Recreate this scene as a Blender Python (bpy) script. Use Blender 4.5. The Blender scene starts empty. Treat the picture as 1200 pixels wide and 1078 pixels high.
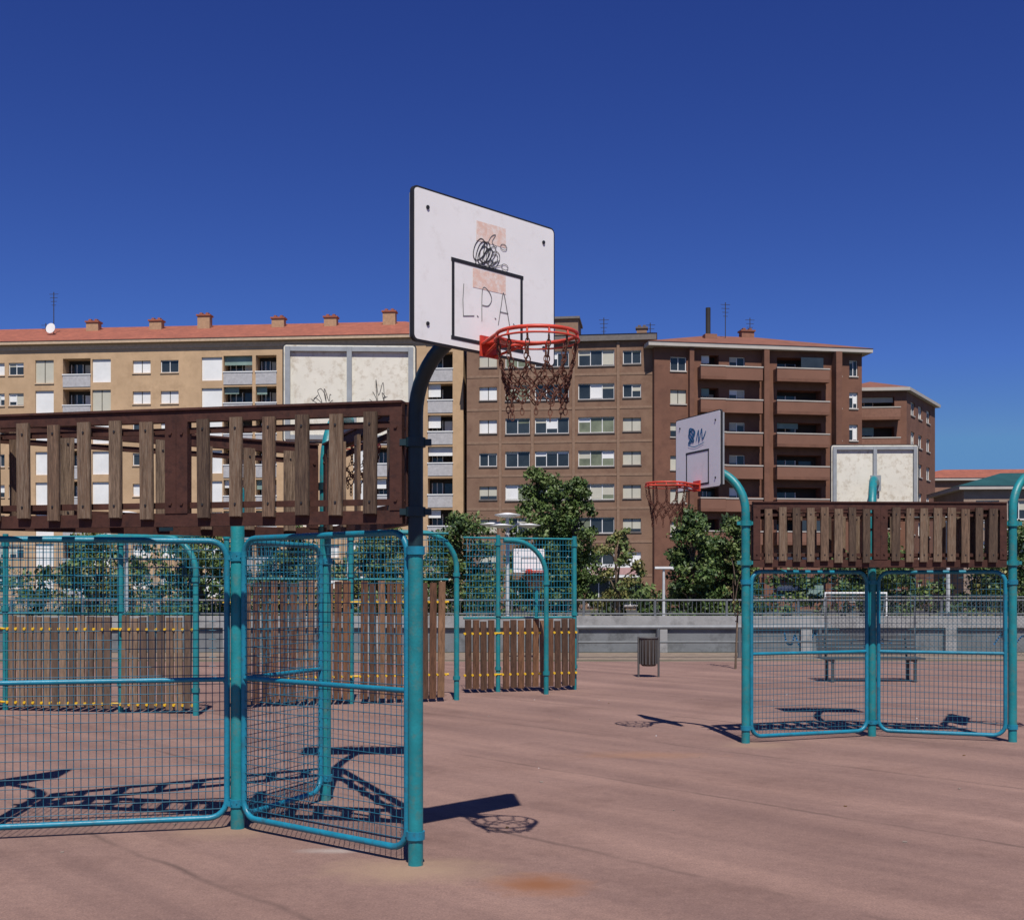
import bpy, math, random
import numpy as np
from mathutils import Vector, Matrix
random.seed(7); rng=np.random.default_rng(7)
sc=bpy.context.scene
sc.view_settings.view_transform='Standard'; sc.view_settings.look='None'; sc.view_settings.exposure=0; sc.view_settings.gamma=1

# ------------------------------------------------------------------ materials
def mat(name,col,rough=.7,metal=0,var=.15,scale=4,bump=0,bscale=None,col2=None,amt=.5,stretch=(1,1,1),spec=.4,det=4):
    m=bpy.data.materials.new(name); m.use_nodes=True
    nt=m.node_tree; N=nt.nodes; L=nt.links; b=N['Principled BSDF']
    b.inputs['Roughness'].default_value=rough; b.inputs['Metallic'].default_value=metal
    b.inputs['Specular IOR Level'].default_value=spec
    tc=N.new('ShaderNodeTexCoord'); mp=N.new('ShaderNodeMapping'); mp.inputs['Scale'].default_value=stretch
    L.new(tc.outputs['Object'],mp.inputs[0])
    n=N.new('ShaderNodeTexNoise'); n.inputs['Scale'].default_value=scale; n.inputs['Detail'].default_value=det; n.inputs['Roughness'].default_value=.65
    L.new(mp.outputs[0],n.inputs['Vector'])
    r=N.new('ShaderNodeValToRGB'); r.color_ramp.elements[0].position=.3; r.color_ramp.elements[1].position=.7
    r.color_ramp.elements[0].color=[c*(1-var) for c in col]+[1]; r.color_ramp.elements[1].color=[min(1,c*(1+var)) for c in col]+[1]
    L.new(n.outputs[0],r.inputs[0]); out=r.outputs[0]
    if col2:
        n2=N.new('ShaderNodeTexNoise'); n2.inputs['Scale'].default_value=scale*2.7; n2.inputs['Detail'].default_value=det+1; n2.inputs['Roughness'].default_value=.7
        L.new(mp.outputs[0],n2.inputs['Vector'])
        r2=N.new('ShaderNodeValToRGB'); r2.color_ramp.elements[0].position=1-amt-.12; r2.color_ramp.elements[1].position=min(1,1-amt+.08)
        L.new(n2.outputs[0],r2.inputs[0])
        mx=N.new('ShaderNodeMixRGB'); L.new(r2.outputs[0],mx.inputs[0]); L.new(out,mx.inputs[1]); mx.inputs[2].default_value=list(col2)+[1]; out=mx.outputs[0]
    L.new(out,b.inputs['Base Color'])
    if bump:
        nb=N.new('ShaderNodeTexNoise'); nb.inputs['Scale'].default_value=bscale or scale*4; nb.inputs['Detail'].default_value=2
        L.new(mp.outputs[0],nb.inputs['Vector'])
        bp=N.new('ShaderNodeBump'); bp.inputs['Strength'].default_value=bump; bp.inputs['Distance'].default_value=.02
        L.new(nb.outputs[0],bp.inputs['Height']); L.new(bp.outputs[0],b.inputs['Normal'])
    return m
TEAL=mat('teal_paint',(.013,.205,.235),.42,0,.2,5,col2=(.07,.17,.16),amt=.37,bump=.1,bscale=60)
TEALG=mat('blue_gate_paint',(.011,.195,.30),.4,0,.16,6,col2=(.03,.12,.17),amt=.37,bump=.1,bscale=60)
TEALD=mat('dark_teal',(.008,.026,.034),.45,0,.3,8)  # near-black teal for upper posts, near brackets and the plate
WIRE=mat('wire_paint',(.013,.105,.17),.5,0,.2,4)
BROWN=mat('brown_steel',(.066,.027,.020),.7,0,.25,7,col2=(.035,.016,.014),amt=.38,bump=.1,spec=.25)
WOODS=[mat('weathered_wood_%d'%i,c,.85,0,.38,9,.6,30,col2=c2,amt=.44,stretch=(4,4,.3)) for i,(c,c2) in enumerate([((.17,.108,.070),(.08,.05,.034)),((.135,.085,.054),(.21,.155,.110)),((.10,.066,.044),(.05,.03,.022)),((.20,.14,.095),(.095,.062,.041))])]
OWOODS=[mat('stained_wood_%d'%i,c,.8,0,.35,7,.4,25,col2=tuple(x*.5 for x in c),amt=.42,stretch=(2,2,.3)) for i,c in enumerate([(.165,.078,.038),(.12,.056,.03),(.085,.043,.026),(.22,.12,.065)])]
GWOODS=[mat('grey_wood_%d'%i,c,.85,0,.3,7,.4,25,col2=tuple(x*.6 for x in c),amt=.4,stretch=(2,2,.3)) for i,c in enumerate([(.18,.118,.078),(.22,.15,.10),(.12,.08,.058)])]
YEL=mat('yellow_plastic',(.68,.42,.02),.5,0,.1)
BOARD=mat('white_board',(.82,.81,.80),.5,0,.025,3,col2=(.74,.72,.70),amt=.33)
BOARDB=mat('dirty_board_back',(.70,.67,.58),.7,0,.06,5,col2=(.48,.42,.33),amt=.38)
GREYF=mat('galvanised_frame',(.34,.36,.37),.5,.3,.12,9)
BLACK=mat('black_rubber',(.018,.018,.022),.6,0,.2)
PINK=mat('faded_tape',(.74,.52,.43),.7,0,.06,9,col2=(.78,.70,.65),amt=.45)
INK=mat('marker_ink',(.16,.16,.17),.7); INKD=mat('dark_marker',(.04,.04,.045),.7); INKB=mat('blue_spray',(.04,.18,.38),.7)
RED=mat('red_rim_paint',(.55,.055,.03),.45,0,.2,12,col2=(.25,.06,.035),amt=.33)
RUST=mat('rusty_chain',(.13,.05,.032),.8,.2,.4,30,col2=(.04,.02,.015),amt=.42)
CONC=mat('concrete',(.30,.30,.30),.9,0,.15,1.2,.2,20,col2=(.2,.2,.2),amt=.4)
CONCD=mat('dark_concrete',(.16,.17,.18),.9,0,.2,.8,.2,20,col2=(.10,.105,.11),amt=.4)  # darker blue-grey concrete for the wall below its coping
STEEL=mat('grey_steel',(.14,.15,.16),.5,.3,.15)
LWHITE=mat('white_lamp_paint',(.72,.72,.72),.45,0,.05)
BARK=mat('bark',(.12,.085,.06),.9,0,.3,6,.5)
LEAFS=[mat('leaf_%d'%i,c,.55,0,.25,1.5,det=1) for i,c in enumerate([(.048,.09,.022),(.075,.12,.028),(.11,.15,.042),(.026,.052,.016),(.17,.16,.05)])]

# ------------------------------------------------------------------ mesh builder
class MB:
    def __init__(s,M=None): s.v=[];s.f=[];s.m=[];s.s=[];s.M=M or Matrix()
    def add(s,vs,fs,mi=0,sm=False):
        o=len(s.v); s.v+= [tuple(s.M@Vector(p)) for p in vs]
        for f in fs: s.f.append(tuple(i+o for i in f)); s.m.append(mi); s.s.append(sm)
    def box(s,a,b,mi=0,R=None):
        x0,y0,z0=a;x1,y1,z1=b
        vs=[(x0,y0,z0),(x1,y0,z0),(x1,y1,z0),(x0,y1,z0),(x0,y0,z1),(x1,y0,z1),(x1,y1,z1),(x0,y1,z1)]
        if R: vs=[R@Vector(p) for p in vs]
        s.add(vs,[(0,3,2,1),(4,5,6,7),(0,1,5,4),(1,2,6,5),(2,3,7,6),(3,0,4,7)],mi)
    def tube(s,path,r,mi=0,n=10,closed=False,cap=True):
        P=[Vector(p) for p in path]; k=len(P); rs=r if isinstance(r,(list,tuple)) else [r]*k
        T=[]
        for i in range(k):
            a=P[(i-1)%k] if (closed or i>0) else P[i]; b=P[(i+1)%k] if (closed or i<k-1) else P[i]
            T.append((b-a).normalized())
        u=T[0].orthogonal().normalized(); vs=[]
        for i in range(k):
            u=(u-T[i]*u.dot(T[i])); u=u.normalized() if u.length>1e-6 else T[i].orthogonal().normalized()
            w=T[i].cross(u)
            for j in range(n):
                a=2*math.pi*(j+.5)/n; vs.append(P[i]+(u*math.cos(a)+w*math.sin(a))*rs[i])
        fs=[]
        for i in range(k if closed else k-1):
            i2=(i+1)%k
            for j in range(n):
                j2=(j+1)%n; fs.append((i*n+j,i*n+j2,i2*n+j2,i2*n+j))
        s.add(vs,fs,mi,n>4)
        if cap and not closed:
            s.add(vs[:n],[tuple(reversed(range(n)))],mi); s.add(vs[-n:],[tuple(range(n))],mi)
    def wire(s,a,b,r,mi=0,k=10):
        a=Vector(a);b=Vector(b); s.tube([a+(b-a)*i/k for i in range(k+1)],r,mi,4,cap=False)
    def obj(s,name,mats,parent=None):
        me=bpy.data.meshes.new(name); me.from_pydata(s.v,[],s.f)
        for m in mats: me.materials.append(m)
        me.polygons.foreach_set('material_index',s.m); me.polygons.foreach_set('use_smooth',s.s); me.update()
        o=bpy.data.objects.new(name,me); sc.collection.objects.link(o)
        if parent: o.parent=parent
        return o
def empty(name):
    o=bpy.data.objects.new(name,None); sc.collection.objects.link(o); return o
def frame(p0,p1,z=0):
    d=Vector((p1[0]-p0[0],p1[1]-p0[1],0)); L=d.length; d.normalize()
    return Matrix(((d.x,-d.y,0,p0[0]),(d.y,d.x,0,p0[1]),(0,0,1,z),(0,0,0,1))),L
def rrect(x0,x1,z0,z1,r,n=6,y=0):
    pts=[]
    for cx,cz,a0 in ((x1-r,z0+r,-90),(x1-r,z1-r,0),(x0+r,z1-r,90),(x0+r,z0+r,180)):
        for i in range(n+1):
            a=math.radians(a0+90*i/n); pts.append((cx+r*math.cos(a),y,cz+r*math.sin(a)))
    return pts

# ------------------------------------------------------------------ play structure parts
def gate(parent,p0,p1,z0,z1,r=.022,gap=.075,dx=.05,dz=.065,mid=.5):
    M,L=frame(p0,p1); g=MB(M)
    x0,x1=gap,L-gap
    g.tube(rrect(x0,x1,z0,z1,.13),r,0,10,closed=True)
    zm=z0+(z1-z0)*mid
    g.tube([(x0,0,zm),(x1,0,zm)],r*.85,0,8)
    for z in (z0+.10,z1-.12):
        for xa,xb in ((0,x0),(x1,L)):
            g.box((min(xa,xb)-.0,-.022,z-.018),(max(xa,xb),.022,z+.018),0)
            xc=0 if xa==0 else L
            g.tube([(xc,0,z-.026),(xc,0,z+.026)],.060,0,14)
            g.tube([((xa+xb)/2,-.045,z),((xa+xb)/2,.045,z)],.011,0,6)
    g.obj('gate_frame',[TEALG],parent)
    w=MB(M)
    nx=int((x1-x0)/dx)
    for i in range(1,nx):
        x=x0+(x1-x0)*i/nx; e=max(0,.13-min(x-x0,x1-x)); cut=.13-math.sqrt(max(0,.13**2-e*e)) if e>0 else 0
        b=.004*math.sin(i*1.7)
        w.tube([(x,.003,z0+cut),(x+b,.003,zm),(x,.003,z1-cut)],.0029,0,4,cap=False)
    nz=int((z1-z0)/dz)
    for i in range(1,nz):
        z=z0+(z1-z0)*i/nz; e=max(0,.13-min(z-z0,z1-z)); cut=.13-math.sqrt(max(0,.13**2-e*e)) if e>0 else 0
        w.wire((x0+cut,-.003,z),(x1-cut,-.003,z),.0029)
    w.obj('gate_mesh',[WIRE],parent)
def wood_panel(parent,p0,p1,z0,z1,mods=2,ns=6,end=.08):
    M,L=frame(p0,p1); g=MB(M); s=MB(M)
    g.box((end,-.03,z1-.075),(L-end,.03,z1)); g.box((end,-.03,z0),(L-end,.03,z0+.085))
    g.box((end,-.045,z1+.001),(L-end,.045,z1+.016))
    ml=(L-2*end)/mods
    for m in range(mods):
        a=end+m*ml
        for x in (a+.001,a+ml-.081):
            g.box((x,-.036,z0+.0855),(x+.08,.024,z1-.0755))
            for zz in (z0+.15,z1-.15): g.tube([(x+.04,-.046,zz),(x+.04,-.03,zz)],.012,0,6)
        g.box((a+.0815,.0,z0+.12),(a+ml-.0815,.02,z0+.16)); g.box((a+.0815,.0,z1-.15),(a+ml-.0815,.02,z1-.11))
        for k in range(ns):
            x=a+.09+(ml-.18)*(k+.5)/ns; h=random.uniform(-.012,.012); t=random.uniform(-.012,.012); w=random.uniform(.042,.05)
            R=Matrix.Translation((x,0,(z0+z1)/2))@Matrix.Rotation(t,4,'Y')@Matrix.Translation((-x,0,-(z0+z1)/2))
            mi=random.randrange(4)
            s.box((x-w,-.062,z0+.055+h),(x+w,-.040,z1-.06+h),mi,R)
            s.box((x-w+.004,-.066,z0+.059+h),(x+w-.004,-.0621,z1-.064+h),mi,R)
            for zz in (z0+.14,z1-.13): s.tube([(x,-.072,zz),(x,-.06,zz)],.008,4,6)
    g.obj('panel_frame',[BROWN],parent); s.obj('panel_slats',WOODS+[BLACK],parent)
def post(parent,xy,h,r=.05,name='post',m=None):
    p=MB(); p.tube([(xy[0],xy[1],-.02),(xy[0],xy[1],h-.03),(xy[0],xy[1],h-.008),(xy[0],xy[1],h)],[r,r,r*.85,r*.5],0,18)
    p.obj(name,[m or TEAL],parent)
def strip(mb,pts,w,y,mi):
    for a,b in zip(pts[:-1],pts[1:]):
        d=Vector((b[0]-a[0],b[1]-a[1])); 
        if d.length<1e-6: continue
        n=Vector((-d.y,d.x)).normalized()*w/2; e=d.normalized()*w*.3
        mb.add([(a[0]-e.x-n.x,y,a[1]-e.y-n.y),(b[0]+e.x-n.x,y,b[1]+e.y-n.y),(b[0]+e.x+n.x,y,b[1]+e.y+n.y),(a[0]-e.x+n.x,y,a[1]-e.y+n.y)],[(0,1,2,3)],mi)
def curve(pts,n=6):
    P=[Vector(p) for p in pts]; P=[P[0]]+P+[P[-1]]; out=[]
    for i in range(1,len(P)-2):
        for j in range(n):
            t=j/n; a,b,c,d=P[i-1:i+3]
            q=.5*((2*b)+(c-a)*t+(2*a-5*b+4*c-d)*t*t+(3*b-a-3*c+d)*t**3); out.append((q.x,q.y))
    out.append((P[-1].x,P[-1].y)); return out
def hoop(pxy,bxy,n,zb,bw=1.2,bh=.89,zs=2.85,seg=8,marks=None,upper=None,zr=None,name='basketball_hoop',pr=.048):
    E=empty(name); n=Vector((n[0],n[1],0)).normalized(); bc=Vector((bxy[0],bxy[1],zb+bh/2)); P=Vector((pxy[0],pxy[1],0))
    back=Vector((bxy[0],bxy[1],0))-n*.07; d=back-P; dist=d.length; d.normalize(); ra=min(dist,.55)
    path=[P+Vector((0,0,-.02)),P+Vector((0,0,1.0)),P+Vector((0,0,2.0))]; path2=[P+Vector((0,0,2.0)),P+Vector((0,0,zs-.3))]
    for i in range(13):
        a=math.pi/2*i/12; path2.append(P+d*ra*(1-math.cos(a))+Vector((0,0,zs+ra*math.sin(a))))
    if dist-ra>.01: path2.append(P+d*dist+Vector((0,0,zs+ra)))
    p=MB(); p.tube(path,pr,0,20); p.tube(path2,pr*.998,1 if upper else 0,20)
    p.obj('curved_post',[TEAL,TEALD],E)
    r=(-n).cross(Vector((0,0,1)))
    M=Matrix(((r.x,-n.x,0,bc.x),(r.y,-n.y,0,bc.y),(0,0,1,bc.z),(0,0,0,1)))
    b=MB(M); w,h=bw/2,bh/2
    def slab(x0,x1,z0,z1,rad,y0,y1,mi):
        pts=rrect(x0,x1,z0,z1,rad,5,0); k=len(pts)
        vs=[(q[0],y0,q[2]) for q in pts]+[(q[0],y1,q[2]) for q in pts]
        b.add(vs,[tuple(range(k)),tuple(reversed(range(k,2*k)))]+[(i+k,(i+1)%k+k,(i+1)%k,i) for i in range(k)],mi)
    slab(-w,w,-h,h,.035,-.012,.012,1); slab(-w+.012,w-.012,-h+.012,h-.012,.025,-.015,-.0125,0); slab(-w+.012,w-.012,-h+.012,h-.012,.025,.0125,.015,2)
    b.obj('backboard',[BOARD,BLACK,BOARDB],E)
    f=MB(M)
    for x in (-w+.05,0,w-.05): f.box((x-.022,.016,-h+.03),(x+.022,.05,h-.03))
    for z in (-h+.05,h-.05): 
        f.box((-w+.073,.017,z-.02),(-.023,.045,z+.02)); f.box((.023,.017,z-.02),(w-.073,.045,z+.02))
    zc=zs+ra-bc.z; f.box((-.065,.051,zc-.10),(.065,.075,zc+.10))
    f.obj('board_frame',[GREYF],E)
    k=MB(M)
    s=bw/1.2; x0,x1,z0,z1=-.29*s,.29*s,-h+.06,-h+.52*s
    y=-.0165
    for q in (((x0,z0),(x0,z1)),((x1,z0),(x1,z1)),((x0-.01,z1),(x1+.01,z1)),((x0-.01,z0),(x1+.01,z0))): strip(k,q,.022,y-(.0006 if q[0][1]==q[1][1] else 0),0)
    for x in (-w+.11,w-.11):
        for z in (-h+.11,h-.11): k.tube([(x,-.0155,z),(x,-.022,z)],.012,0,8)
    if marks=='near':
        def rect(a,b_,c,d_,yy,mi): k.add([(a,yy,c),(b_,yy,c+.004),(b_,yy,d_+.004),(a,yy,d_)],[(0,1,2,3)],mi)
        rect(-.10,.15,.225,.345,y,1); rect(-.13,.15,-.06,.055,y,1)
        Z=-.15
        k2=[[(-.205,.095),(-.212,.0),(-.208,-.095),(-.12,-.08)],[(-.095,-.075),(-.085,-.08)],[(-.055,-.1),(-.05,.09),(.0,.09),(.028,.045),(.0,.0),(-.05,-.005)],[(.055,-.065),(.065,-.07)],[(.085,-.1),(.11,.02),(.13,.1),(.16,.0),(.185,-.1)],[(.1,-.02),(.17,-.02)],[(.215,-.075),(.225,-.08)]]
        for i,l in enumerate(k2): strip(k,[(a,c+Z) for a,c in (curve(l,5) if len(l)>3 and i!=0 else l)],.0055,y-.001,3)
        rr=random.Random(3)
        # slanting scribble: overlapping tilted loops, denser at its lower left
        pts=[]
        for i in range(60):
            t=i/59; a=i*.95
            pts.append((-.085+.15*t+.028*math.cos(a)+.035*math.sin(a+.5)*(1-t*.4)+rr.uniform(-.004,.004),.16-.02*t+.075*math.sin(a)*(1-.45*t)+.02*math.sin(a*.37)))
        strip(k,curve(pts[:34],4),.0062,y-.0015,2); strip(k,curve(pts[34:],4),.0045,y-.0017,2)
        strip(k,curve([(-.02,.20),(.02,.27),(.06,.29),(.03,.24),(.07,.22)],6),.005,y-.002,3)
        for cx,cz in ((.13,.23),(.14,.11)): strip(k,[(cx+.028*math.cos(a),cz+.018*math.sin(a)) for a in [i*.35 for i in range(20)]],.0045,y-.0025,3)
        strip(k,curve([(-.06,.08),(.02,.10),(.06,.13),(.03,.09),(.12,.12)],6),.0045,y-.003,3)
    if marks=='blue':
        strip(k,curve([(-.13+.05*math.cos(i*1.9)*(1+i*.06),.2+.06*math.sin(i*1.3)*(1+i*.05)) for i in range(13)],5),.022,y-.0015,4)
        strip(k,curve([(-.02,.14),(.03,.25),(.04,.12),(.1,.26),(.12,.14),(.19,.22)],5),.018,y-.0022,4)
        strip(k,curve([(-.2,.1),(-.05,.07),(.15,.1)],5),.01,y-.0028,4)
    if marks=='back':
        rr=random.Random(11)
        for cx,ww in ((-.27,.13),(.24,.15)):
            pts=[(cx-ww/2+ww*i/14+rr.uniform(-.025,.025),-.02+rr.uniform(-.09,.06)+(.09 if i in(6,7,8) else 0)) for i in range(15)]
            strip(k,curve(pts,5),.0055,.0156,2); 
            strip(k,curve([(cx-ww*.6,-.06),(cx,-.11),(cx+ww*.7,-.05)],6),.005,.0160,2)
    k.obj('board_markings',[BLACK,PINK,INKD,INK,INKB],E)
    zr=zr or zb+.06; z=zr-bc.z; R=.235; rc=(0,-.42,z)
    q=MB(M)
    q.tube([(R*math.cos(2*math.pi*i/36),rc[1]+R*math.sin(2*math.pi*i/36),z) for i in range(36)],.0115,0,8,closed=True)
    q.tube([((R+.012)*math.cos(2*math.pi*i/36),rc[1]+(R+.012)*math.sin(2*math.pi*i/36),z-.035) for i in range(36)],.006,0,6,closed=True)
    q.box((-.075,-.03,z-.08),(.075,-.017,z+.045)); q.box((-.06,-.2,z-.008),(.06,-.031,z+.008))
    for sx in (-1,1):
        q.tube([(sx*.06,-.03,z-.005),(sx*.19,rc[1]+.14,z-.003)],.011,0,6); q.tube([(sx*.04,-.03,z-.07),(sx*.1,rc[1]+.21,z-.02)],.009,0,6)
    for i in range(12):
        a=2*math.pi*i/12; c,s_=math.cos(a),math.sin(a)
        q.tube([(R*c,rc[1]+R*s_,z),((R+.012)*c,rc[1]+(R+.012)*s_,z-.04)],.007,0,5)
    q.obj('rim',[RED],E)
    ch=MB(M)
    def link(c,d,ro,l=.042,wd=.0115,t=.0040):
        d=d.normalized(); u=d.orthogonal().normalized(); u=Matrix.Rotation(ro,3,d)@u; pts=[]
        for i in range(seg):
            a=2*math.pi*i/seg; pts.append(c+u*wd*math.cos(a)+d*(l/2)*math.sin(a))
        ch.tube(pts,t,0,4,closed=True)
    def chain(a,b_,j=0):
        a=Vector(a);b_=Vector(b_);D=b_-a;nl=max(1,round(D.length/.032))
        for i in range(nl): link(a+D*(i+.5)/nl,D,(i%2)*math.pi/2+j)
    N=12; rad=[.235,.225,.205,.19,.178,.17]; zz=[-.04,-.13,-.205,-.27,-.33,-.38]
    def nd(kk,i):
        o=0 if kk<2 else (kk%2)*.5
        a=2*math.pi*(i+o)/N; h=random.Random(kk*31+i%N).uniform(-.014,.014); return (rad[kk]*math.cos(a),rc[1]+rad[kk]*math.sin(a),z+zz[kk]+h)
    for kk in range(5):
        for i in range(N):
            chain(nd(kk,i),nd(kk+1,i),.3)
            if kk>=2: chain(nd(kk,i),nd(kk+1,i-1 if kk%2==0 else i+1),.8)
    for i in range(N):
        a=nd(5,i); chain(a,(a[0]*.97,rc[1]+(a[1]-rc[1])*.97,a[2]-random.uniform(.03,.12)))
    ch.obj('chain_net',[RUST],E)
    return E

# ---- near cage
R_=(-.612,7.585); C_=(-2.01,8.75); L_=(-3.82,8.3); B_=(-1.55,9.92)
E=empty('goal_cage')
gate(E,C_,R_,.09,2.115); gate(E,L_,C_,.085,2.10); gate(E,C_,B_,.085,2.10)
post(E,C_,2.5,.05)
wood_panel(E,L_,R_,2.165,2.93)
wood_panel(E,B_,R_,2.165,2.93,1,5); wood_panel(E,L_,B_,2.165,2.93,1,7)
c=MB()
for xy,zs in ((R_,(2.24,2.68)),(L_,(2.24,2.68)),(B_,(2.24,2.6))):
    for z in zs:
        c.tube([(xy[0],xy[1],z-.03),(xy[0],xy[1],z+.03)],.064,0,16)
        c.box((xy[0]-.10,xy[1]-.02,z-.02),(xy[0]+.10,xy[1]+.02,z+.02))
c.obj('brackets',[TEALD],E)
lb=MB(frame(L_,R_)[0]); lb.box((1.52,-.035,2.135),(1.62,-.030,2.160)); lb.obj('maker_plate',[TEALD],E)
hoop(R_,(-.155,7.25),(.714,-.70),3.17,marks='near',upper=True,seg=10)
hoop(B_,(-1.46,10.75),(-.04,1),3.06,zs=2.7,marks='back')
hoop(L_,(-4.35,8.6),(-.85,.5),3.17,seg=6,upper=True)
# ---- far cage
R2=(2.66,13.6); L2=(5.74,13.7); C2=(4.29,14.24)
E=empty('goal_cage')
gate(E,R2,C2,.07,1.95,r=.024); gate(E,C2,L2,.07,1.95,r=.024)
wood_panel(E,R2,L2,2.0,2.73,2,8)
wood_panel(E,R2,C2,2.0,2.70,1,7); wood_panel(E,C2,L2,2.0,2.70,1,7)
c=MB()
for xy in (R2,L2,C2):
    for z in (2.05,2.5):
        c.tube([(xy[0],xy[1],z-.03),(xy[0],xy[1],z+.03)],.066,0,14); c.box((xy[0]-.1,xy[1]-.02,z-.02),(xy[0]+.1,xy[1]+.02,z+.02))
c.obj('brackets',[TEAL],E)
hoop(R2,(2.165,13.87),(-.93,-.37),2.90,1.02,.87,zs=2.62,seg=6,marks='blue',zr=2.96)
hoop(C2,(4.64,15.3),(.03,1),2.74,1.12,.86,zs=2.55,seg=6)
hoop(L2,(6.2,13.95),(.9,-.4),2.9,1.02,.87,zs=2.62,seg=6)
hoop((.62,30.3),(.42,29.9),(.35,-.9),2.15,.85,.62,zs=1.85,seg=5,zr=2.2)

# ------------------------------------------------------------------ fences
def fence(p0,p1,z0,zw,zt,posts,woods,pitch=.135,sw=.105,yel=(.25,1.1),mesh=True,name='wood_and_mesh_fence',slat_from=0,kn=.022):
    E=empty(name); M,L=frame(p0,p1); s=MB(M); n=int((L-slat_from)/pitch)
    for i in range(n):
        x=slat_from+pitch*(i+.5); hh=random.uniform(-.02,.02); t=random.uniform(-.012,.012)
        if any(abs(x-q)<.06 for q in posts): continue
        R=Matrix.Translation((x,0,zw/2))@Matrix.Rotation(t,4,'Y')@Matrix.Translation((-x,0,-zw/2))
        s.box((x-sw/2,-.02,z0+.06+hh),(x+sw/2,.012,zw+hh),random.randrange(len(woods)),R)
    s.obj('slats',woods,E)
    y=MB(M)
    for z in yel:
        y.tube([(slat_from,.0135+.018,z),(L,.0135+.018,z)],.018,1,6)
        for i in range(n+1):
            x=slat_from+pitch*i; y.tube([(x,-.034,z),(x,.0,z)],kn,1,6)
    y.obj('rails',[TEAL,YEL],E)
    p=MB(M)
    for q in posts:
        p.tube([(q,0.06,-.02),(q,.06,zt+.05)],.04,0,12)
        for z in (zw+.1,zt-.1,.4): p.tube([(q,0.06,z-.03),(q,.06,z+.03)],.055,0,10)
    if mesh:
        p.tube([(0,.06,zt),(L,.06,zt)],.018,0,6); p.tube([(0,.06,zw+.04),(L,.06,zw+.04)],.018,0,6)
    p.obj('posts',[TEAL],E)
    if mesh:
        w=MB(M); a=zw+.04
        for i in range(1,int(L/.055)): w.tube([(.055*i,.06,a),(.055*i,.06,zt)],.0038,0,4,cap=False)
        k=int((zt-a)/.10)
        for i in range(1,k): w.wire((0,.064,a+(zt-a)*i/k),(L,.064,a+(zt-a)*i/k),.005,0,20)
        w.obj('wire_mesh',[TEALG],E)
    return E
fence((-11,17.9),(-4.4,16.75),0,1.36,2.5,[.1,3.7,5.5],GWOODS,yel=(.12,1.18))
fence((-4.25,17.6),(-.98,18.65),0,1.86,2.62,[.05,1.9],OWOODS,yel=(.42,1.55),kn=.017)
fence((-.80,20.1),(1.14,20.8),0,1.22,2.62,[.62,2.03],OWOODS,yel=(.3,1.0))
def arch(p,d,h,r,extra=.5):
    E=empty('arched_goal_post'); d=Vector((d[0],d[1],0)).normalized(); P=Vector((p[0],p[1],0)); pts=[P,P+Vector((0,0,h-r))]
    for i in range(1,13):
        a=math.pi/2*i/12; pts.append(P+d*r*(1-math.cos(a))+Vector((0,0,h-r+r*math.sin(a))))
    pts.append(pts[-1]+d*extra)
    m=MB(); m.tube(pts,.042,0,14); 
    for z in (.35,h-r-.1): m.tube([P+Vector((0,0,z-.03)),P+Vector((0,0,z+.03))],.058,0,12)
    m.obj('pipe',[TEAL],E)
arch((-.875,18.85),(-1,-.3),2.63,.55); arch((.57,19.9),(-1,-.35),2.55,.6,.15); arch((-4.38,16.55),(-1,.2),2.48,.5,1.0)

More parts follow.
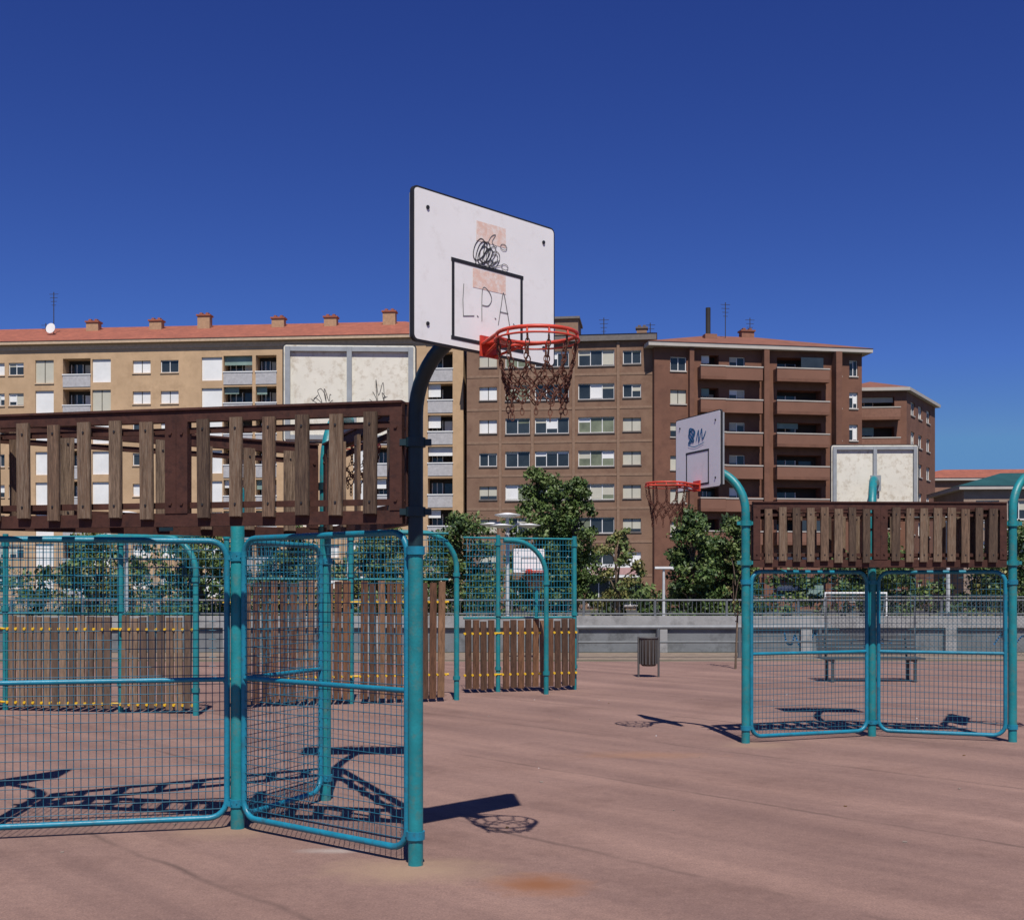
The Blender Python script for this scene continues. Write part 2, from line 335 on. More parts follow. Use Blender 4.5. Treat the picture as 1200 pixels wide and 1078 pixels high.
# ------------------------------------------------------------------ ground
def ground_mat():
    m=bpy.data.materials.new('red_court_surface'); m.use_nodes=True; nt=m.node_tree;N=nt.nodes;L=nt.links;b=N['Principled BSDF']
    b.inputs['Roughness'].default_value=.92; b.inputs['Specular IOR Level'].default_value=.2
    tc=N.new('ShaderNodeTexCoord'); P=tc.outputs['Object']
    def noise(scale,det=6,rough=.6,vec=None):
        n=N.new('ShaderNodeTexNoise'); n.inputs['Scale'].default_value=scale;n.inputs['Detail'].default_value=det;n.inputs['Roughness'].default_value=rough
        L.new(vec or P,n.inputs['Vector']); return n.outputs[0]
    def ramp(i,a,b_,ca=(0,0,0),cb=(1,1,1)):
        r=N.new('ShaderNodeValToRGB'); r.color_ramp.elements[0].position=a;r.color_ramp.elements[1].position=b_
        r.color_ramp.elements[0].color=list(ca)+[1];r.color_ramp.elements[1].color=list(cb)+[1]; L.new(i,r.inputs[0]); return r.outputs[0]
    def mix(f,a,b_,t='MIX'):
        x=N.new('ShaderNodeMixRGB'); x.blend_type=t
        for k,v in ((0,f),(1,a),(2,b_)):
            if hasattr(v,'is_output'): L.new(v,x.inputs[k])
            else: x.inputs[k].default_value=v if k==0 else list(v)+[1]
        return x.outputs[0]
    def math_(op,a,b_=0):
        x=N.new('ShaderNodeMath'); x.operation=op
        for k,v in ((0,a),(1,b_)):
            if hasattr(v,'is_output'): L.new(v,x.inputs[k])
            else: x.inputs[k].default_value=v
        return x.outputs[0]
    base=ramp(noise(.35,5,.65),.3,.7,(.262,.163,.136),(.335,.213,.178))
    sp=noise(70,3,.85); base=mix(.75,base,ramp(sp,.3,.72,(.52,.52,.53),(1.3,1.3,1.28)),'MULTIPLY')
    sp2=noise(14,5,.75); base=mix(.7,base,ramp(sp2,.3,.7,(.76,.76,.78),(1.12,1.12,1.10)),'MULTIPLY')
    mp=N.new('ShaderNodeMapping'); mp.inputs['Rotation'].default_value=(0,0,math.radians(48.6)); L.new(P,mp.inputs[0])
    mp2=N.new('ShaderNodeMapping'); mp2.inputs['Scale'].default_value=(.12,1.3,1); L.new(mp.outputs[0],mp2.inputs[0])
    st=noise(1.2,5,.6,mp2.outputs[0]); base=mix(.9,base,ramp(st,.35,.68,(.76,.75,.77),(1.10,1.09,1.07)),'MULTIPLY')
    pt=noise(.8,6,.7); base=mix(.8,base,ramp(pt,.52,.70,(1,1,1),(.76,.74,.74)),'MULTIPLY')
    sx=N.new('ShaderNodeSeparateXYZ'); L.new(mp.outputs[0],sx.inputs[0])
    wob=math_('MULTIPLY',noise(1.1,4,.6),.16)
    u=math_('ADD',sx.outputs[1],wob); fr=math_('FRACT',math_('MULTIPLY',u,1/2.3)); dl=math_('ABSOLUTE',math_('SUBTRACT',fr,.5))
    line=ramp(dl,.0,.018,(1,1,1),(0,0,0)); brk=ramp(noise(.9,3),.36,.6)
    base=mix(math_('MULTIPLY',line,math_('MULTIPLY',brk,.75)),base,(.10,.065,.057))
    wn=noise(5,3)
    def spot(x,y,rx,ry,col,amt,inner):
        g=N.new('ShaderNodeMapping'); g.vector_type='TEXTURE'; g.inputs['Location'].default_value=(x,y,0); g.inputs['Scale'].default_value=(rx,ry,1); L.new(P,g.inputs[0])
        ln=N.new('ShaderNodeVectorMath'); ln.operation='LENGTH'; L.new(g.outputs[0],ln.inputs[0])
        dd=math_('ADD',ln.outputs['Value'],math_('MULTIPLY',math_('SUBTRACT',wn,.5),1.0))
        f=math_('MULTIPLY',ramp(dd,inner,1,(1,1,1),(0,0,0)),amt); return f,col
    for a in ((.16,7.08,.38,.36,(.30,.13,.06),.8,.0),(.16,7.08,.22,.2,(.21,.085,.04),.6,.2),(-.62,7.45,.70,.42,(.36,.25,.165),.65,.2),(-2.1,8.65,.5,.35,(.34,.23,.155),.5,.3),(2.75,13.4,.5,.4,(.34,.23,.16),.5,.3),(1.4,12.6,.9,.35,(.32,.17,.10),.5,.2),(-1.2,8.0,.3,.1,(.42,.37,.34),.6,.2)):
        f,cn=spot(*a); base=mix(f,base,cn)
    tar=ramp(noise(3.1,3,.5),.72,.75); base=mix(math_('MULTIPLY',tar,.4),base,(.15,.09,.08))
    L.new(base,b.inputs['Base Color'])
    bp=N.new('ShaderNodeBump'); bp.inputs['Strength'].default_value=.45;bp.inputs['Distance'].default_value=.01; L.new(sp,bp.inputs['Height']); L.new(bp.outputs[0],b.inputs['Normal'])
    return m
g=MB(); g.add([(-3000,-300,-.01),(3000,-300,-.01),(3000,4000,-.01),(-3000,4000,-.01)],[(0,1,2,3)])
g.obj('ground',[mat('ground_earth',(.17,.15,.11),.95,0,.2,.08,col2=(.08,.10,.045),amt=.45)])
g=MB(); g.add([(-60,-20,0),(60,-20,0),(60,29.5,0),(-60,28.5,0)],[(0,1,2,3)]); g.obj('court_pavement',[ground_mat()])
g=MB(); g.add([(-150,84,.0),(150,84,.0),(150,99,.0),(-150,99,.0)],[(0,1,2,3)]); g.obj('road',[mat('asphalt',(.05,.05,.052),.9,0,.15,.5)])
g=MB(); g.add([(-150,29.6,-.004),(150,29.6,-.004),(150,33,-.004),(-150,33,-.004)],[(0,1,2,3)]); g.obj('gravel_strip',[mat('gravel',(.22,.17,.13),.95,0,.25,3)])
g=MB()
for i in range(46):
    x=random.uniform(-3,6);y=random.uniform(6.2,20);s=random.uniform(.005,.015);a=random.random()*6
    R=Matrix.Translation((x,y,0))@Matrix.Rotation(a,4,'Z')@Matrix.Rotation(random.uniform(-.2,.2),4,'X')
    g.box((-s,-s*.6,.001),(s,s*.7,.005+s*.3),random.choice([0,1,1,2]),R)
g.obj('litter_scraps',[LWHITE,mat('pebble',(.25,.2,.17),.9),mat('dry_leaf',(.16,.09,.04),.9)])
# low retaining wall with coping and railing
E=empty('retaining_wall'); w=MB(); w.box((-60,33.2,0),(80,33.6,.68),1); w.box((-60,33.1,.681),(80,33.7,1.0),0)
for i in range(36): w.box((-60+4*i,33.05,0),(-59.7+4*i,33.19,.68),0)
w.obj('wall',[CONC,CONCD],E)
gr=MB()
for x0 in (13.4,7.6,18,9.4):
    rr=random.Random(int(x0*10))
    k=curve([(x0+.1*i+rr.uniform(-.1,.1),.34+rr.uniform(-.2,.2)) for i in range(12)],5)
    strip(gr,k,.045,33.195,0)
gr.obj('graffiti',[INKB],E)
E=empty('railing'); w=MB()
w.tube([(-60,33.4,1.44),(80,33.4,1.44)],.03,0,6); w.tube([(-60,33.4,1.06),(80,33.4,1.06)],.02,0,6)
for i in range(0,1166): 
    x=-60+.12*i; w.tube([(x,33.4,1.06),(x,33.4,1.44)],.008,0,4,cap=False)
for i in range(71): w.box((-60+2*i-.03,33.37,1.0),(-60+2*i+.03,33.43,1.46))
w.obj('bars',[STEEL],E)
E=empty('hand_rail'); w=MB(); w.tube([(1.6,30.4,.78),(8.0,30.6,.78)],.055,0,10); w.tube([(1.6,30.4,.4),(8.0,30.6,.4)],.03,1,8)
for i in range(4): w.tube([(1.65+2.08*i,30.4+.065*i,0),(1.65+2.08*i,30.4+.065*i,.76)],.045,1,10)
w.obj('tubes',[mat('grey_tube',(.22,.23,.24),.6,.2),STEEL],E)
E=empty('chain_link_fence'); w=MB(frame((8.2,31.2),(34,30.6))[0])
for i in range(12): w.tube([(2.3*i,0,0),(2.3*i,0,1.55)],.025,0,8)
w.tube([(0,0,1.55),(25.8,0,1.55)],.018,0,6)
for i in range(-15,258): 
    a=max(0,.1*i); b=min(25.8,.1*i+1.5)
    w.wire((a,0,(a-.1*i)+.03),(b,0,(b-.1*i)+.03),.0025,0,6); w.wire((a,.004,1.53-(a-.1*i)),(b,.004,1.53-(b-.1*i)),.0025,0,6)
w.obj('mesh',[STEEL],E)
def bin_(x,y):
    E=empty('litter_bin'); w=MB(Matrix.Translation((x,y,0)))
    for sx in (-1,1): w.tube([(sx*.2,0,0),(sx*.2,0,.8)],.022,0,8)
    w.tube([(0,0,.22),(0,0,.25),(0,0,.72),(0,0,.78)],[.13,.155,.18,.185],1,16)
    w.tube([(.183*math.cos(i*.393),.183*math.sin(i*.393),.78) for i in range(16)],.014,0,6,closed=True)
    for i in range(16):
        a=i*.393; w.box((-.012,-.19,.26),(.012,-.175,.74),0,Matrix.Rotation(a,4,'Z'))
    w.tube([(-.2,0,.62),(.2,0,.62)],.015,0,6); w.obj('bin',[mat('bin_steel',(.09,.085,.085),.6),mat('dark_bin',(.06,.045,.04),.6)],E)
bin_(2.72,23.8)
# bench
E=empty('park_bench'); w=MB(Matrix.Translation((5.85,22.4,0)))
for i in range(6): w.box((0,-.02+.085*i,.43),(1.9,.045+.085*i,.46))
for i in range(5): w.box((0,.50+.02*i,.50+.075*i),(1.9,.525+.02*i,.555+.075*i))
for x in (.15,1.70):
    w.box((x,.0,.385),(x+.05,.55,.428)); w.box((x,.02,0),(x+.05,.07,.384)); w.box((x,.44,0),(x+.05,.49,.384)); w.tube([(x+.025,.53,.40),(x+.025,.635,.86)],.02,0,8)
w.obj('slats_and_legs',[mat('bench_steel',(.075,.08,.085),.55,.2)],E)
# football goal
E=empty('football_goal'); w=MB(Matrix.Translation((11.8,45,0))); 
w.tube([(0,0,0),(0,0,1.6),(2.3,0,1.6),(2.3,0,0)],.05,0,8)
for x in (0,2.3): w.tube([(x,0,1.6),(x,.9,0)],.03,0,6)
w.obj('frame',[LWHITE],E)
def lamp(x,y,h,kind='disc'):
    E=empty('street_lamp'); w=MB(Matrix.Translation((x,y,0)))
    w.tube([(0,0,0),(0,0,.5),(0,0,h)],[.09,.07,.05],0,12)
    if kind=='disc':
        for a,r,dz in ((.3,.75,-.25),(2.4,.75,-.2),(4.4,.6,-.3)):
            c,s=math.cos(a)*r,math.sin(a)*r
            w.tube([(0,0,h-.45),(c*.5,s*.5,h+dz+.05),(c,s,h+dz-.02)],.03,0,6)
            w.tube([(c,s,h+dz-.10),(c,s,h+dz-.02),(c,s,h+dz),(c,s,h+dz+.05)],[.1,.38,.40,.12],1,18)
        w.tube([(0,0,h-.02),(0,0,h+.06),(0,0,h+.09),(0,0,h+.15)],[.1,.42,.44,.1],1,18)
    else:
        w.box((-.38,-.12,h),(.38,.12,h+.09),1); w.box((-.3,-.1,h-.02),(.3,.1,h-.001),0)
    w.obj('pole_and_heads',[mat('lamp_grey',(.5,.51,.52),.5),LWHITE],E)
lamp(-.15,40,4.15); lamp(6.35,50,2.6,'flat'); lamp(14.6,40,4.4); lamp(-12.9,40,4.2); lamp(-6.3,46,4.4); lamp(24,60,5)

# ------------------------------------------------------------------ trees
def leaves(name,cl,rad,per,size,mats,parent=None):
    cl=np.array(cl); n=len(cl)*per
    idx=np.repeat(np.arange(len(cl)),per); rr=np.array(rad)[idx]
    d=rng.normal(size=(n,3)); d/=np.linalg.norm(d,axis=1)[:,None]
    c=cl[idx]+d*(rr*rng.random(n)**.5)[:,None]*np.array([1.05,1.05,.8])
    a=rng.normal(size=(n,3)); a/=np.linalg.norm(a,axis=1)[:,None]
    b=np.cross(a,d+rng.normal(size=(n,3))*.35+np.array([0,-.1,.5])); b=b/np.linalg.norm(b,axis=1)[:,None]; a=np.cross(b,np.cross(a,b)); a/=np.linalg.norm(a,axis=1)[:,None]
    s=size*rng.uniform(.5,1.25,n)[:,None]
    V=np.stack([c-a*s,c+b*s*.6,c+a*s,c-b*s*.6],1).reshape(-1,3)
    me=bpy.data.meshes.new(name); me.from_pydata(V.tolist(),[],np.arange(n*4).reshape(n,4).tolist())
    for m in mats: me.materials.append(m)
    cm=rng.integers(0,len(mats),len(cl)); mi=np.where(rng.random(n)<.6,cm[idx],rng.integers(0,len(mats),n)); me.polygons.foreach_set('material_index',mi.astype(np.int32)); me.update()
    o=bpy.data.objects.new(name,me); sc.collection.objects.link(o); o.parent=parent; return o
def tree(x,y,h,cw,trunk=.3,mats=None,ncl=70,per=130,size=.10,conic=0.0,name='tree',tk=1):
    E=empty(name); zb=h*trunk; w=MB()
    top=Vector((x+random.uniform(-.2,.2),y,h*.8)); w.tube([(x,y,0),(x+.05,y,zb),((x+top.x)/2,y,h*.5),top],[(h*.02+.04)*tk,(h*.016+.03)*tk,.06*tk,.02*tk],0,8)
    cl=[];rad=[]
    for i in range(ncl):
        t=(i+random.random())/ncl; z=zb+(h-zb)*t
        prof=math.sin(math.pi*(.14+.80*t))**.6*(1-conic*t)
        r=cw/2*prof*random.random()**.45*.92; a=random.random()*6.283
        p=(x+r*math.cos(a),y+r*math.sin(a),z-cw*.05); cl.append(p); rad.append(cw*random.uniform(.09,.17))
        if i%3==0: w.tube([(x,y,max(zb*.8,z-.25*h)),((x*1.2+p[0]*.8)/2,(y*1.2+p[1]*.8)/2,z-.1*h),p],[.05*tk,.035*tk,.012*tk],0,5)
    w.obj('trunk_and_limbs',[BARK],E); leaves('crown',cl,rad,per,size,mats or LEAFS[:4],E)
LG=[LEAFS[0],LEAFS[1],LEAFS[2],LEAFS[1]]
tree(1.3,58,7.6,3.4,.2,LG,85); tree(3.1,59,7.2,3.0,.2,LG,75); tree(2.2,62,5.2,3.4,.15,LG,60)
tree(4.6,52,4.4,2.3,.2,[LEAFS[4],LEAFS[2]],40,90,.09)
tree(8.5,56,5.5,3.0,.12,LEAFS[:4],75,130,.1,.15); tree(10.7,57,5.2,3.1,.12,LEAFS[:4],70,130,.1,.15); tree(9.6,59,4.4,3.0,.1,LEAFS[:4],50)
tree(-2.6,60,5.6,4.6,.12,LEAFS[:4],80); tree(-5.6,52,4.5,3.4,.1,[LEAFS[1],LEAFS[2],LEAFS[4]],60)
tree(-13,50,4.3,4.0,.1,LEAFS[:3],55); tree(-16.6,48,4.1,3.4,.1,[LEAFS[1],LEAFS[2],LEAFS[4]],50)
tree(-10.2,55,4.6,3.4,.12,LEAFS[:4],50)
tree(19,62,4.8,3.8,.15,LEAFS[:4],60); tree(27,64,5.4,4.2,.15,LEAFS[:4],60); tree(23,58,3.8,3,.15,LEAFS[1:],50)
tree(4.9,26.2,2.6,.7,.5,[LEAFS[1],LEAFS[4]],10,14,.045,name='sapling',tk=.28)
cl=[];rad=[]
for i in range(640):
    x=random.uniform(-58,60)
    top=3.4+.8*math.sin(x*.5)+.6*math.sin(x*1.3) if x<3 else (1.5 if x<8 else 2.6+.7*math.sin(x*.4)+.4*math.sin(x*1.1))
    cl.append((x,73+random.uniform(-2,2),top*random.uniform(.05,1))); rad.append(random.uniform(.45,.9))
leaves('distant_trees',cl,rad,60,.17,LEAFS[:4])
cl=[];rad=[]
for i in range(170):
    x=random.uniform(-36,32); cl.append((x,40+random.uniform(-.5,.5),random.uniform(.2,.95))); rad.append(random.uniform(.3,.5))
leaves('hedge',cl,rad,70,.08,LEAFS[:3])

# ------------------------------------------------------------------ buildings
def wall(mb,p0,p1,z0,z1,ops):
    M,L=frame(p0,p1); old=mb.M; mb.M=M
    ops=[o for o in ops if o[0]>.02 and o[1]<L-.02]
    us=sorted({0,L}|{round(o[0],3) for o in ops}|{round(o[1],3) for o in ops}); zs=sorted({z0,z1}|{round(o[2],3) for o in ops}|{round(o[3],3) for o in ops})
    hole=set()
    for o in ops:
        a,b,c,d=[round(q,3) for q in o[:4]]
        for i,u in enumerate(us[:-1]):
            if u>=a-1e-4 and us[i+1]<=b+1e-4:
                for j,z in enumerate(zs[:-1]):
                    if z>=c-1e-4 and zs[j+1]<=d+1e-4: hole.add((i,j))
    for i in range(len(us)-1):
        for j in range(len(zs)-1):
            if (i,j) not in hole: mb.add([(us[i],0,zs[j]),(us[i+1],0,zs[j]),(us[i+1],0,zs[j+1]),(us[i],0,zs[j+1])],[(0,1,2,3)],0)
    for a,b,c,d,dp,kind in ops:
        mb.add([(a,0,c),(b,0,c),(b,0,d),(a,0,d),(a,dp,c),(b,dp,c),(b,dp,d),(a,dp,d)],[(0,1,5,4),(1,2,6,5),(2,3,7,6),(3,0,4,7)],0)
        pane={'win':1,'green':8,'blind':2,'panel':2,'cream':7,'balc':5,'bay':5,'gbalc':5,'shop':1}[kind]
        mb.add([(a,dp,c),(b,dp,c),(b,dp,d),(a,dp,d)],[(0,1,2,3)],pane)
        w=b-a;h=d-c
        if kind in('win','green','shop'):
            f=.06
            mb.box((a,dp-.06,c),(b,dp-.01,c+f),2);mb.box((a,dp-.06,d-f),(b,dp-.01,d),2)
            nm=max(2,round(w/.9))
            for i in range(nm+1):
                x=a+(w-f)*i/nm; mb.box((x,dp-.062,c+f),(x+f,dp-.012,d-f),2)
                if i<nm and kind!='shop' and random.random()<.65:
                    t=random.choice([.15,.3,.3,.5,.7,.95]); x2=a+(w-f)*(i+1)/nm
                    mb.box((x+f,dp-.008,d-f-(h-2*f)*t),(x2,dp-.003,d-f),random.choice([2,7,7,8]))
            mb.box((a-.05,-.08,c-.1),(b+.05,-.003,c-.003),6)
        elif kind in('blind','cream'):
            mb.box((a-.05,-.08,c-.1),(b+.05,-.003,c-.003),6)
            if random.random()<.45: mb.box((a+.05,dp-.02,c+.04),(b-.05,dp-.004,c+h*random.uniform(.15,.5)),1)
            if w>1.1: mb.box(((a+b)/2-.03,dp-.03,c),((a+b)/2+.03,dp-.021,d),5)
        elif kind in('balc','bay','gbalc'):
            mb.box((a+w*.1,dp-.05,c+.05),(a+w*.52,dp-.01,d-.35),1)
            for x in (a+w*.1,a+w*.3,a+w*.52): mb.box((x-.04,dp-.09,c+.05),(x+.04,dp-.051,d-.35),2)
            if random.random()<.6: mb.box((a+w*.6,dp-.05,c+.9),(b-w*.08,dp-.01,d-.4),random.choice([2,7,1]))
            ph=.95
            if kind=='bay':
                o=.95
                mb.box((a-.35,-o,c-.28),(b+.35,-.003,c-.02),0); mb.box((a-.35,-o,c-.019),(b+.35,-o+.14,c+ph-.12),3)
                mb.box((a-.35,-o+.141,c-.019),(a-.22,-.003,c+ph-.12),3); mb.box((b+.22,-o+.141,c-.019),(b+.35,-.003,c+ph-.12),3)
                mb.box((a-.38,-o-.04,c+ph-.119),(b+.38,-o+.18,c+ph-.02),6)
            else:
                mb.box((a+.003,.0-.05,c-.25),(b-.003,.12,c+ph-.1),3); mb.box((a-.05,-.1,c+ph-.099),(b+.05,.15,c+ph),2)
            if random.random()<.35: mb.box((a+.02,dp*.25,d-h*random.uniform(.25,.5)),(a+w*random.choice([.5,.98]),dp*.25+.03,d-.02),random.choice([2,7,8]))
    mb.M=old
def hip(mb,M,w,d,z,rise,o=.6,mi=4,fa=6,th=.3):
    old=mb.M; mb.M=M
    mb.box((-o,-o,z),(w+o,d+o,z+th),fa)
    o2=o+.06; zt=z+th+.003; rx=min(d/2+o2,w/2-.2)
    mb.add([(-o2,-o2,zt),(w+o2,-o2,zt),(w+o2,d+o2,zt),(-o2,d+o2,zt),(-o2+rx,d/2,zt+rise),(w+o2-rx,d/2,zt+rise)],[(0,1,5,4),(1,2,5),(2,3,4,5),(3,0,4),(3,2,1,0)],mi)
    mb.M=old
def body(mb,M,w,d,z1):
    old=mb.M; mb.M=M
    mb.add([(0,0,0),(w,0,0),(w,d,0),(0,d,0),(0,0,z1),(w,0,z1),(w,d,z1),(0,d,z1)],[(1,2,6,5),(2,3,7,6),(3,0,4,7)],0)
    mb.M=old
def bmat(n,c,c2): return mat(n,c,.9,0,.12,.35,.3,8,col2=c2,amt=.42)
GLASS=mat('window_glass',(.03,.038,.045),.15,0,.4,.4,spec=.6); WHITE=mat('white_shutter',(.76,.76,.75),.6,0,.08,.6); CREAM=mat('cream_shutter',(.50,.48,.40),.6,0,.08,.6)
DARK=mat('balcony_shade',(.035,.03,.027),.8,0,.3,.5); GREEN=mat('green_awning',(.20,.28,.25),.5,0,.2,.6)  # DARK: balcony recess shade put into the colour; antennas and flue reuse it
TILE_R=mat('red_roof_tile',(.32,.105,.065),.85,0,.18,.7,.4,5,col2=(.24,.08,.052),amt=.45); TILE_B=mat('brown_roof_tile',(.21,.085,.055),.85,0,.2,.8,.4,5)
TRIM=mat('light_trim',(.45,.41,.37),.8,0,.08,1)
def chimney(mb,M,x,y,z,w,h):
    old=mb.M; mb.M=M; mb.box((x-w/2,y-.4,z-1.5),(x+w/2,y+.4,z+h),9); mb.box((x-w/2-.1,y-.5,z+h+.002),(x+w/2+.1,y+.5,z+h+.15),4)
    for i in (-1,1): mb.box((x+i*w*.25-.13,y-.25,z+h+.152),(x+i*w*.25+.13,y+.25,z+h+.35),4)
    mb.M=old
def antenna(mb,M,x,y,z,h,dish=False):
    old=mb.M; mb.M=M; mb.tube([(x,y,z-1),(x,y,z+h)],.04,5,6)
    for i in range(4): mb.tube([(x-.45+.08*i,y,z+h-.2-.35*i),(x+.45-.08*i,y,z+h-.2-.35*i)],.022,5,5)
    if dish: mb.tube([(x-.1,y-.1,z+.6),(x-.12,y-.35,z+.65),(x-.13,y-.42,z+.66)],[.12,.45,.5],2,14)
    mb.M=old
# -- tan apartment building
p0,p1=(-60.5,113),(-4.4,108); M,W=frame(p0,p1); U=lambda c:W*(c+150)/695.
ops=[]
for k in range(8):
    zc=22.25-2.85*k
    cols=[(-140,-118,'balc'),(-112,-92,'blind'),(-80,-60,'blind'),(-45,-25,'win'),(0,11,'win'),(16,34,'win'),(48,70,'tall'),(81,114,'balc'),(116,138,'tall'),(164,185,'blind'),(197,218,'blind'),(245,269,'tall'),(270.5,304,'balc'),(308,332,'gbalc'),(350,368,'blind'),(384,404,'blind'),(420,442,'tall'),(444,470,'balc'),(505,533,'balc')]
    for a,b,kd in cols:
        kind=kd
        if kd=='blind' and random.random()<.15: kind='win'
        if kd=='win' and random.random()<.4: kind='blind'
        if kd=='tall': ops.append((U(a),U(b),zc-1.3,zc+.85,.15,'panel' if random.random()<.8 else 'cream'))
        elif kd in('balc','gbalc'): ops.append((U(a),U(b),zc-1.45,zc+.95,1.3,kd))
        else: ops.append((U(a),U(b),zc-.5,zc+.65,.18,kind))
mb=MB(); wall(mb,p0,p1,0,24.5,ops); body(mb,M,W,13,24.5); hip(mb,M,W,13,24.5,2.7,.5)
for px in (80,158,217,307,370,440): chimney(mb,M,U(px)+.8,5,26.7,1.2,.9 if px not in(217,440) else 1.3)
antenna(mb,M,U(52),3,26,4.2,True); antenna(mb,M,U(30),5,26.5,1.2)
mb.M=M; mb.box((U(490),-.05,0),(U(503),-.004,24.4),0)
mb.box((0,-.06,24.0),(W,-.004,24.45),6)
mb.M=Matrix()
mb.obj('apartment_building',[bmat('tan_brick',(.50,.34,.205),(.44,.295,.175)),GLASS,WHITE,mat('grey_parapet',(.42,.41,.42),.7),TILE_R,DARK,mat('tan_trim',(.52,.38,.26),.8),CREAM,GREEN,mat('chimney_brick',(.40,.25,.15),.9)])
# -- brown building with wide windows
p0,p1=(-3.97,105),(12.1,103); M,W=frame(p0,p1); U=lambda c:W*(c-547)/218.
ops=[]
for k in range(7):
    zc=21.75-2.9*k
    for a,b,kd in [(562,583,'s'),(593,622,'l'),(628,668,'l'),(679,721,'l'),(731,752,'s')]:
        if kd=='s': ops.append((U(a),U(b),zc-.55,zc+.6,.18,random.choice(['cream','blind','cream','win'])))
        else: ops.append((U(a),U(b),zc-.65,zc+.72,.2,random.choice(['green','win','win','green','win'])))
for a,b in ((552,588),(596,640),(650,676),(690,752)): ops.append((U(a),U(b),.3,2.6,.4,'shop'))
mb=MB(); wall(mb,p0,p1,0,23.2,ops); body(mb,M,W,14,23.2); hip(mb,M,W,14,23.2,1.0,.35,th=.55)
mb.M=M; mb.box((U(648),3,23.9),(U(676),7,25.9),9); mb.box((U(646),2.8,25.901),(U(678),7.2,26.1),6)
for a in (587,625,673.5,725.5): mb.box((U(a)-.12,-.12,0),(U(a)+.12,-.003,23.15),9)
for k in range(7): mb.box((.02,-.03,21.75-2.9*k-1.5),(W-.02,-.002,21.75-2.9*k-1.28),9)
mb.box((U(690),-.5,2.75),(U(752),-.004,3.9),2); mb.box((U(694),-.52,3.0),(U(748),-.502,3.6),10)
mb.M=Matrix(); antenna(mb,M,U(705),6,24,2.6); antenna(mb,M,U(762),5,24.3,1.5); chimney(mb,M,U(752),4,24.2,.9,.8)
mb.obj('apartment_building',[bmat('brown_brick',(.225,.135,.090),(.18,.102,.068)),GLASS,WHITE,WHITE,mat('dark_roof',(.13,.10,.09),.8),DARK,mat('grey_cornice',(.16,.14,.13),.8),CREAM,mat('green_glass',(.17,.19,.13),.3,0,.4,.6),mat('light_brown_brick',(.25,.158,.108),.9),mat('shop_sign_red',(.5,.3,.28),.6)])
# -- red-brown building with balconies
p0,p1=(12.2,102.4),(30.9,105.5); M,W=frame(p0,p1); U=lambda c:W*(c-765)/240.
ops=[]
for k in range(8):
    zc=21.1-2.83*k
    ops.append((U(783),U(801),zc-.6,zc+.6,.18,random.choice(['blind','cream','win'])))
    ops.append((U(818),U(838),zc-1.1,zc+.85,1.1,'bay')); ops.append((U(850),U(868),zc-.6,zc+.75,.2,'win'))
    ops.append((U(905),U(957),zc-1.1,zc+.85,1.2,'bay')); ops.append((U(975),U(981),zc-.6,zc+.6,.2,'win')); ops.append((U(990),U(1000),zc-.6,zc+.8,.2,'win'))
mb=MB(); wall(mb,p0,p1,0,22.5,ops); body(mb,M,W,14,22.5); hip(mb,M,W,14,22.5,2.3,.7,th=.35)
mb.M=M
for k in range(8):
    zc=21.1-2.83*k; mb.box((U(842),-.95,zc-1.38),(U(884),-.81,zc-.3),3); mb.box((U(842),-.809,zc-1.38),(U(884),-.003,zc-1.12),0); mb.box((U(841.5),-1.0,zc-.299),(U(884.5),-.76,zc-.19),6); mb.box((U(883),-.8,zc-1.1),(U(884),-.003,zc-.3),3)
    if random.random()<.6: mb.box((U(930),-.6,zc-.9),(U(956),-.57,zc+.8),random.choice([1,7,8,1]))
mb.box((U(965)+.3,-1.0,0),(U(972)+.3,-.004,22.45),0); mb.box((U(803),-.5,0),(U(808),-.004,22.45),0); mb.box((U(887),-.7,0),(U(893),-.004,22.45),0)
mb.tube([(U(843),4,23),(U(843),4,27)],.22,5,10); mb.box((U(838),3.6,23),(U(852),4.4,24.6),9)
mb.M=Matrix(); antenna(mb,M,U(868),5,25,2.8); chimney(mb,M,U(903),7,25,1.2,.6); antenna(mb,M,U(912),8,25,2.2)
mb.obj('apartment_building',[bmat('red_brown_brick',(.18,.084,.055),(.14,.065,.044)),GLASS,WHITE,mat('brown_parapet',(.205,.100,.068),.9,0,.1,.5),TILE_B,DARK,TRIM,CREAM,GREEN,mat('chimney_red',(.25,.12,.08),.9)])
# -- corner building
mb=MB(); p0,p1,p2=(31.3,112.5),(37.0,112),(43.2,122)
ops=[]; M,W=frame(p0,p1)
for k in range(7):
    zc=18.9-2.83*k; ops.append((.9,4.6,zc-1.1,zc+.9,1.1,'bay'))
wall(mb,p0,p1,0,20.3,ops)
M2,W2=frame(p1,p2); ops=[]
for k in range(7):
    zc=18.9-2.83*k
    for a in (1.6,4.6,8.0): ops.append((a,a+1.5,zc-.6,zc+.65,.18,'win'))
wall(mb,p1,p2,0,20.3,ops)
q=[p0,p1,p2,(36,127),(31.3,122)]
mb.add([(a,b,z) for z in (0,20.3) for a,b in q],[(2,3,8,7),(3,4,9,8),(4,0,5,9)],0)
cx,cy=35.5,118.5; ov=[(cx+(a-cx)*1.09,cy+(b-cy)*1.09) for a,b in q]
mb.add([(a,b,20.3) for a,b in ov]+[(a,b,20.6) for a,b in ov],[(4,3,2,1,0)]+[(i,(i+1)%5,(i+1)%5+5,i+5) for i in range(5)],6)
mb.add([(a,b,20.603) for a,b in ov]+[(cx,cy,22.3)],[(i,(i+1)%5,5) for i in range(5)],4)
mb.obj('apartment_building',[bmat('red_brown_brick2',(.20,.095,.063),(.16,.075,.05)),GLASS,WHITE,mat('brown_parapet2',(.23,.115,.08),.9),TILE_B,DARK,TRIM,CREAM,GREEN])
p0,p1=(47,142),(85,140); M,W=frame(p0,p1); ops=[]
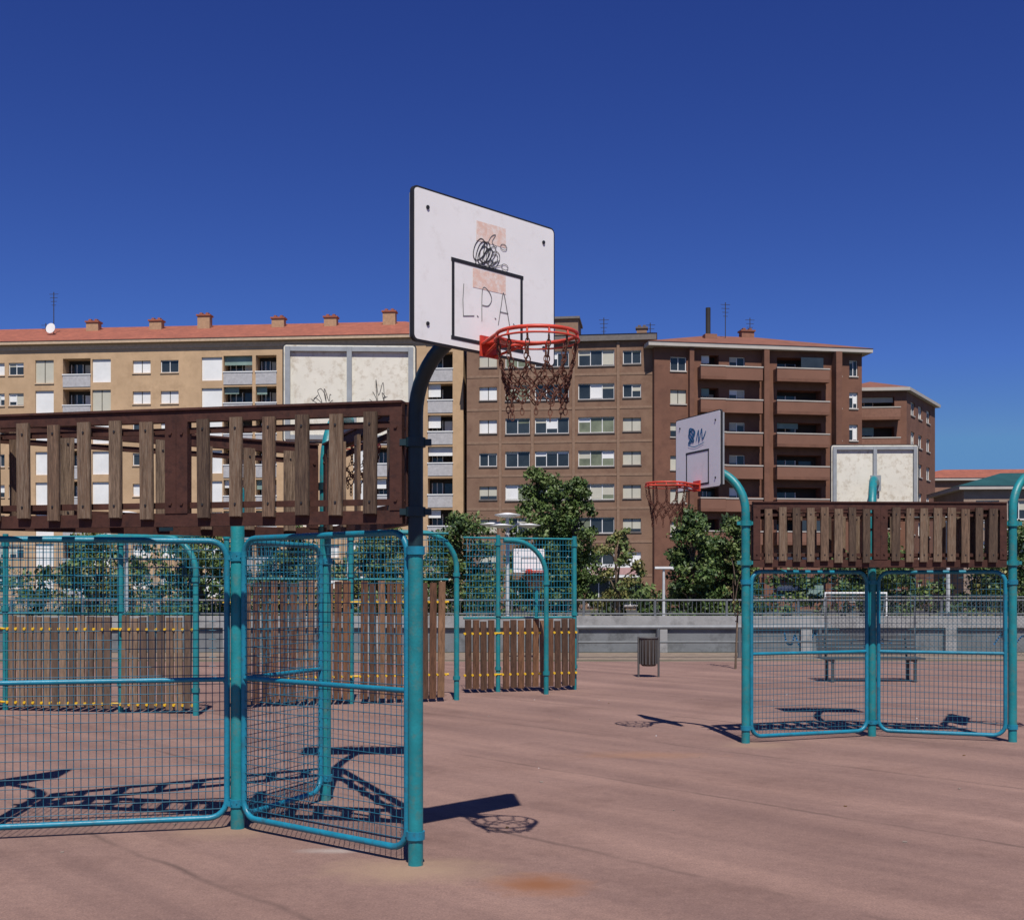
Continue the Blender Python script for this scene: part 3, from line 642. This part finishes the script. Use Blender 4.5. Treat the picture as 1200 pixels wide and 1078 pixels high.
for k in range(4):
    for i in range(12): ops.append((1+3.1*i,2.6+3.1*i,11.5-2.9*k,12.8-2.9*k,.2,random.choice(['win','blind'])))
mb=MB(); wall(mb,p0,p1,0,14.6,ops); body(mb,M,W,12,14.6); hip(mb,M,W,12,14.6,1.6,.5)
mb.obj('apartment_building',[bmat('brick3',(.27,.15,.105),(.22,.12,.09)),GLASS,WHITE,WHITE,TILE_R,DARK,TRIM,CREAM,GREEN])
p0,p1=(38,100.5),(52,99.5); M,W=frame(p0,p1); ops=[(1+2.6*i,2.9+2.6*i,7.6,9.2,.2,'win') for i in range(5)]+[(1+2.6*i,2.9+2.6*i,4,5.8,.2,'win') for i in range(5)]
mb=MB(); wall(mb,p0,p1,0,10.1,ops); body(mb,M,W,9,10.1); hip(mb,M,W,9,10.1,1.5,.5)
mb.obj('office_building',[bmat('brick4',(.30,.22,.17),(.25,.18,.14)),GLASS,WHITE,WHITE,mat('teal_roof',(.02,.08,.078),.5,0,.15,.6),DARK,TRIM,CREAM,GREEN])

# ------------------------------------------------------------------ light, sky, camera
w=bpy.data.worlds.new('World'); sc.world=w; w.use_nodes=True; nt=w.node_tree; bg=nt.nodes['Background']; N=nt.nodes; Lk=nt.links
sky=N.new('ShaderNodeTexSky'); sky.sky_type='NISHITA'; sky.sun_disc=False; sky.sun_elevation=math.radians(57.6); sky.sun_rotation=math.radians(174.4)
sky.altitude=1500; sky.air_density=.8; sky.dust_density=.2; sky.ozone_density=4
# colour grade of the sky radiance: deeper zenith blue (per-channel contrast)
sp=N.new('ShaderNodeSeparateColor'); cb=N.new('ShaderNodeCombineColor'); Lk.new(sky.outputs[0],sp.inputs[0])
for i,(mx,pw,k) in enumerate(((2.4,1.4,.38),(4.2,1.4,.42),(5.4,1.08,1.0))):
    a=N.new('ShaderNodeMath'); a.operation='MINIMUM'; a.inputs[1].default_value=mx; Lk.new(sp.outputs[i],a.inputs[0])
    b=N.new('ShaderNodeMath'); b.operation='POWER'; b.inputs[1].default_value=pw; Lk.new(a.outputs[0],b.inputs[0])
    c=N.new('ShaderNodeMath'); c.operation='MULTIPLY'; c.inputs[1].default_value=k; Lk.new(b.outputs[0],c.inputs[0]); Lk.new(c.outputs[0],cb.inputs[i])
Lk.new(cb.outputs[0],bg.inputs[0]); bg.inputs[1].default_value=.085
sl=bpy.data.lights.new('sun','SUN'); sl.energy=5.0; sl.angle=math.radians(.5); sl.color=(1,.95,.865)
so=bpy.data.objects.new('sun',sl); sc.collection.objects.link(so); so.rotation_euler=Vector((.062,-.632,1)).to_track_quat('Z','Y').to_euler()
cam=bpy.data.cameras.new('camera'); co=bpy.data.objects.new('camera',cam); sc.collection.objects.link(co); sc.camera=co
co.location=(0,0,1.75); co.rotation_euler=(math.radians(90),0,0); cam.sensor_width=36; cam.sensor_fit='HORIZONTAL'; cam.lens=42; cam.shift_y=.126; cam.clip_end=6000; cam.clip_start=.1
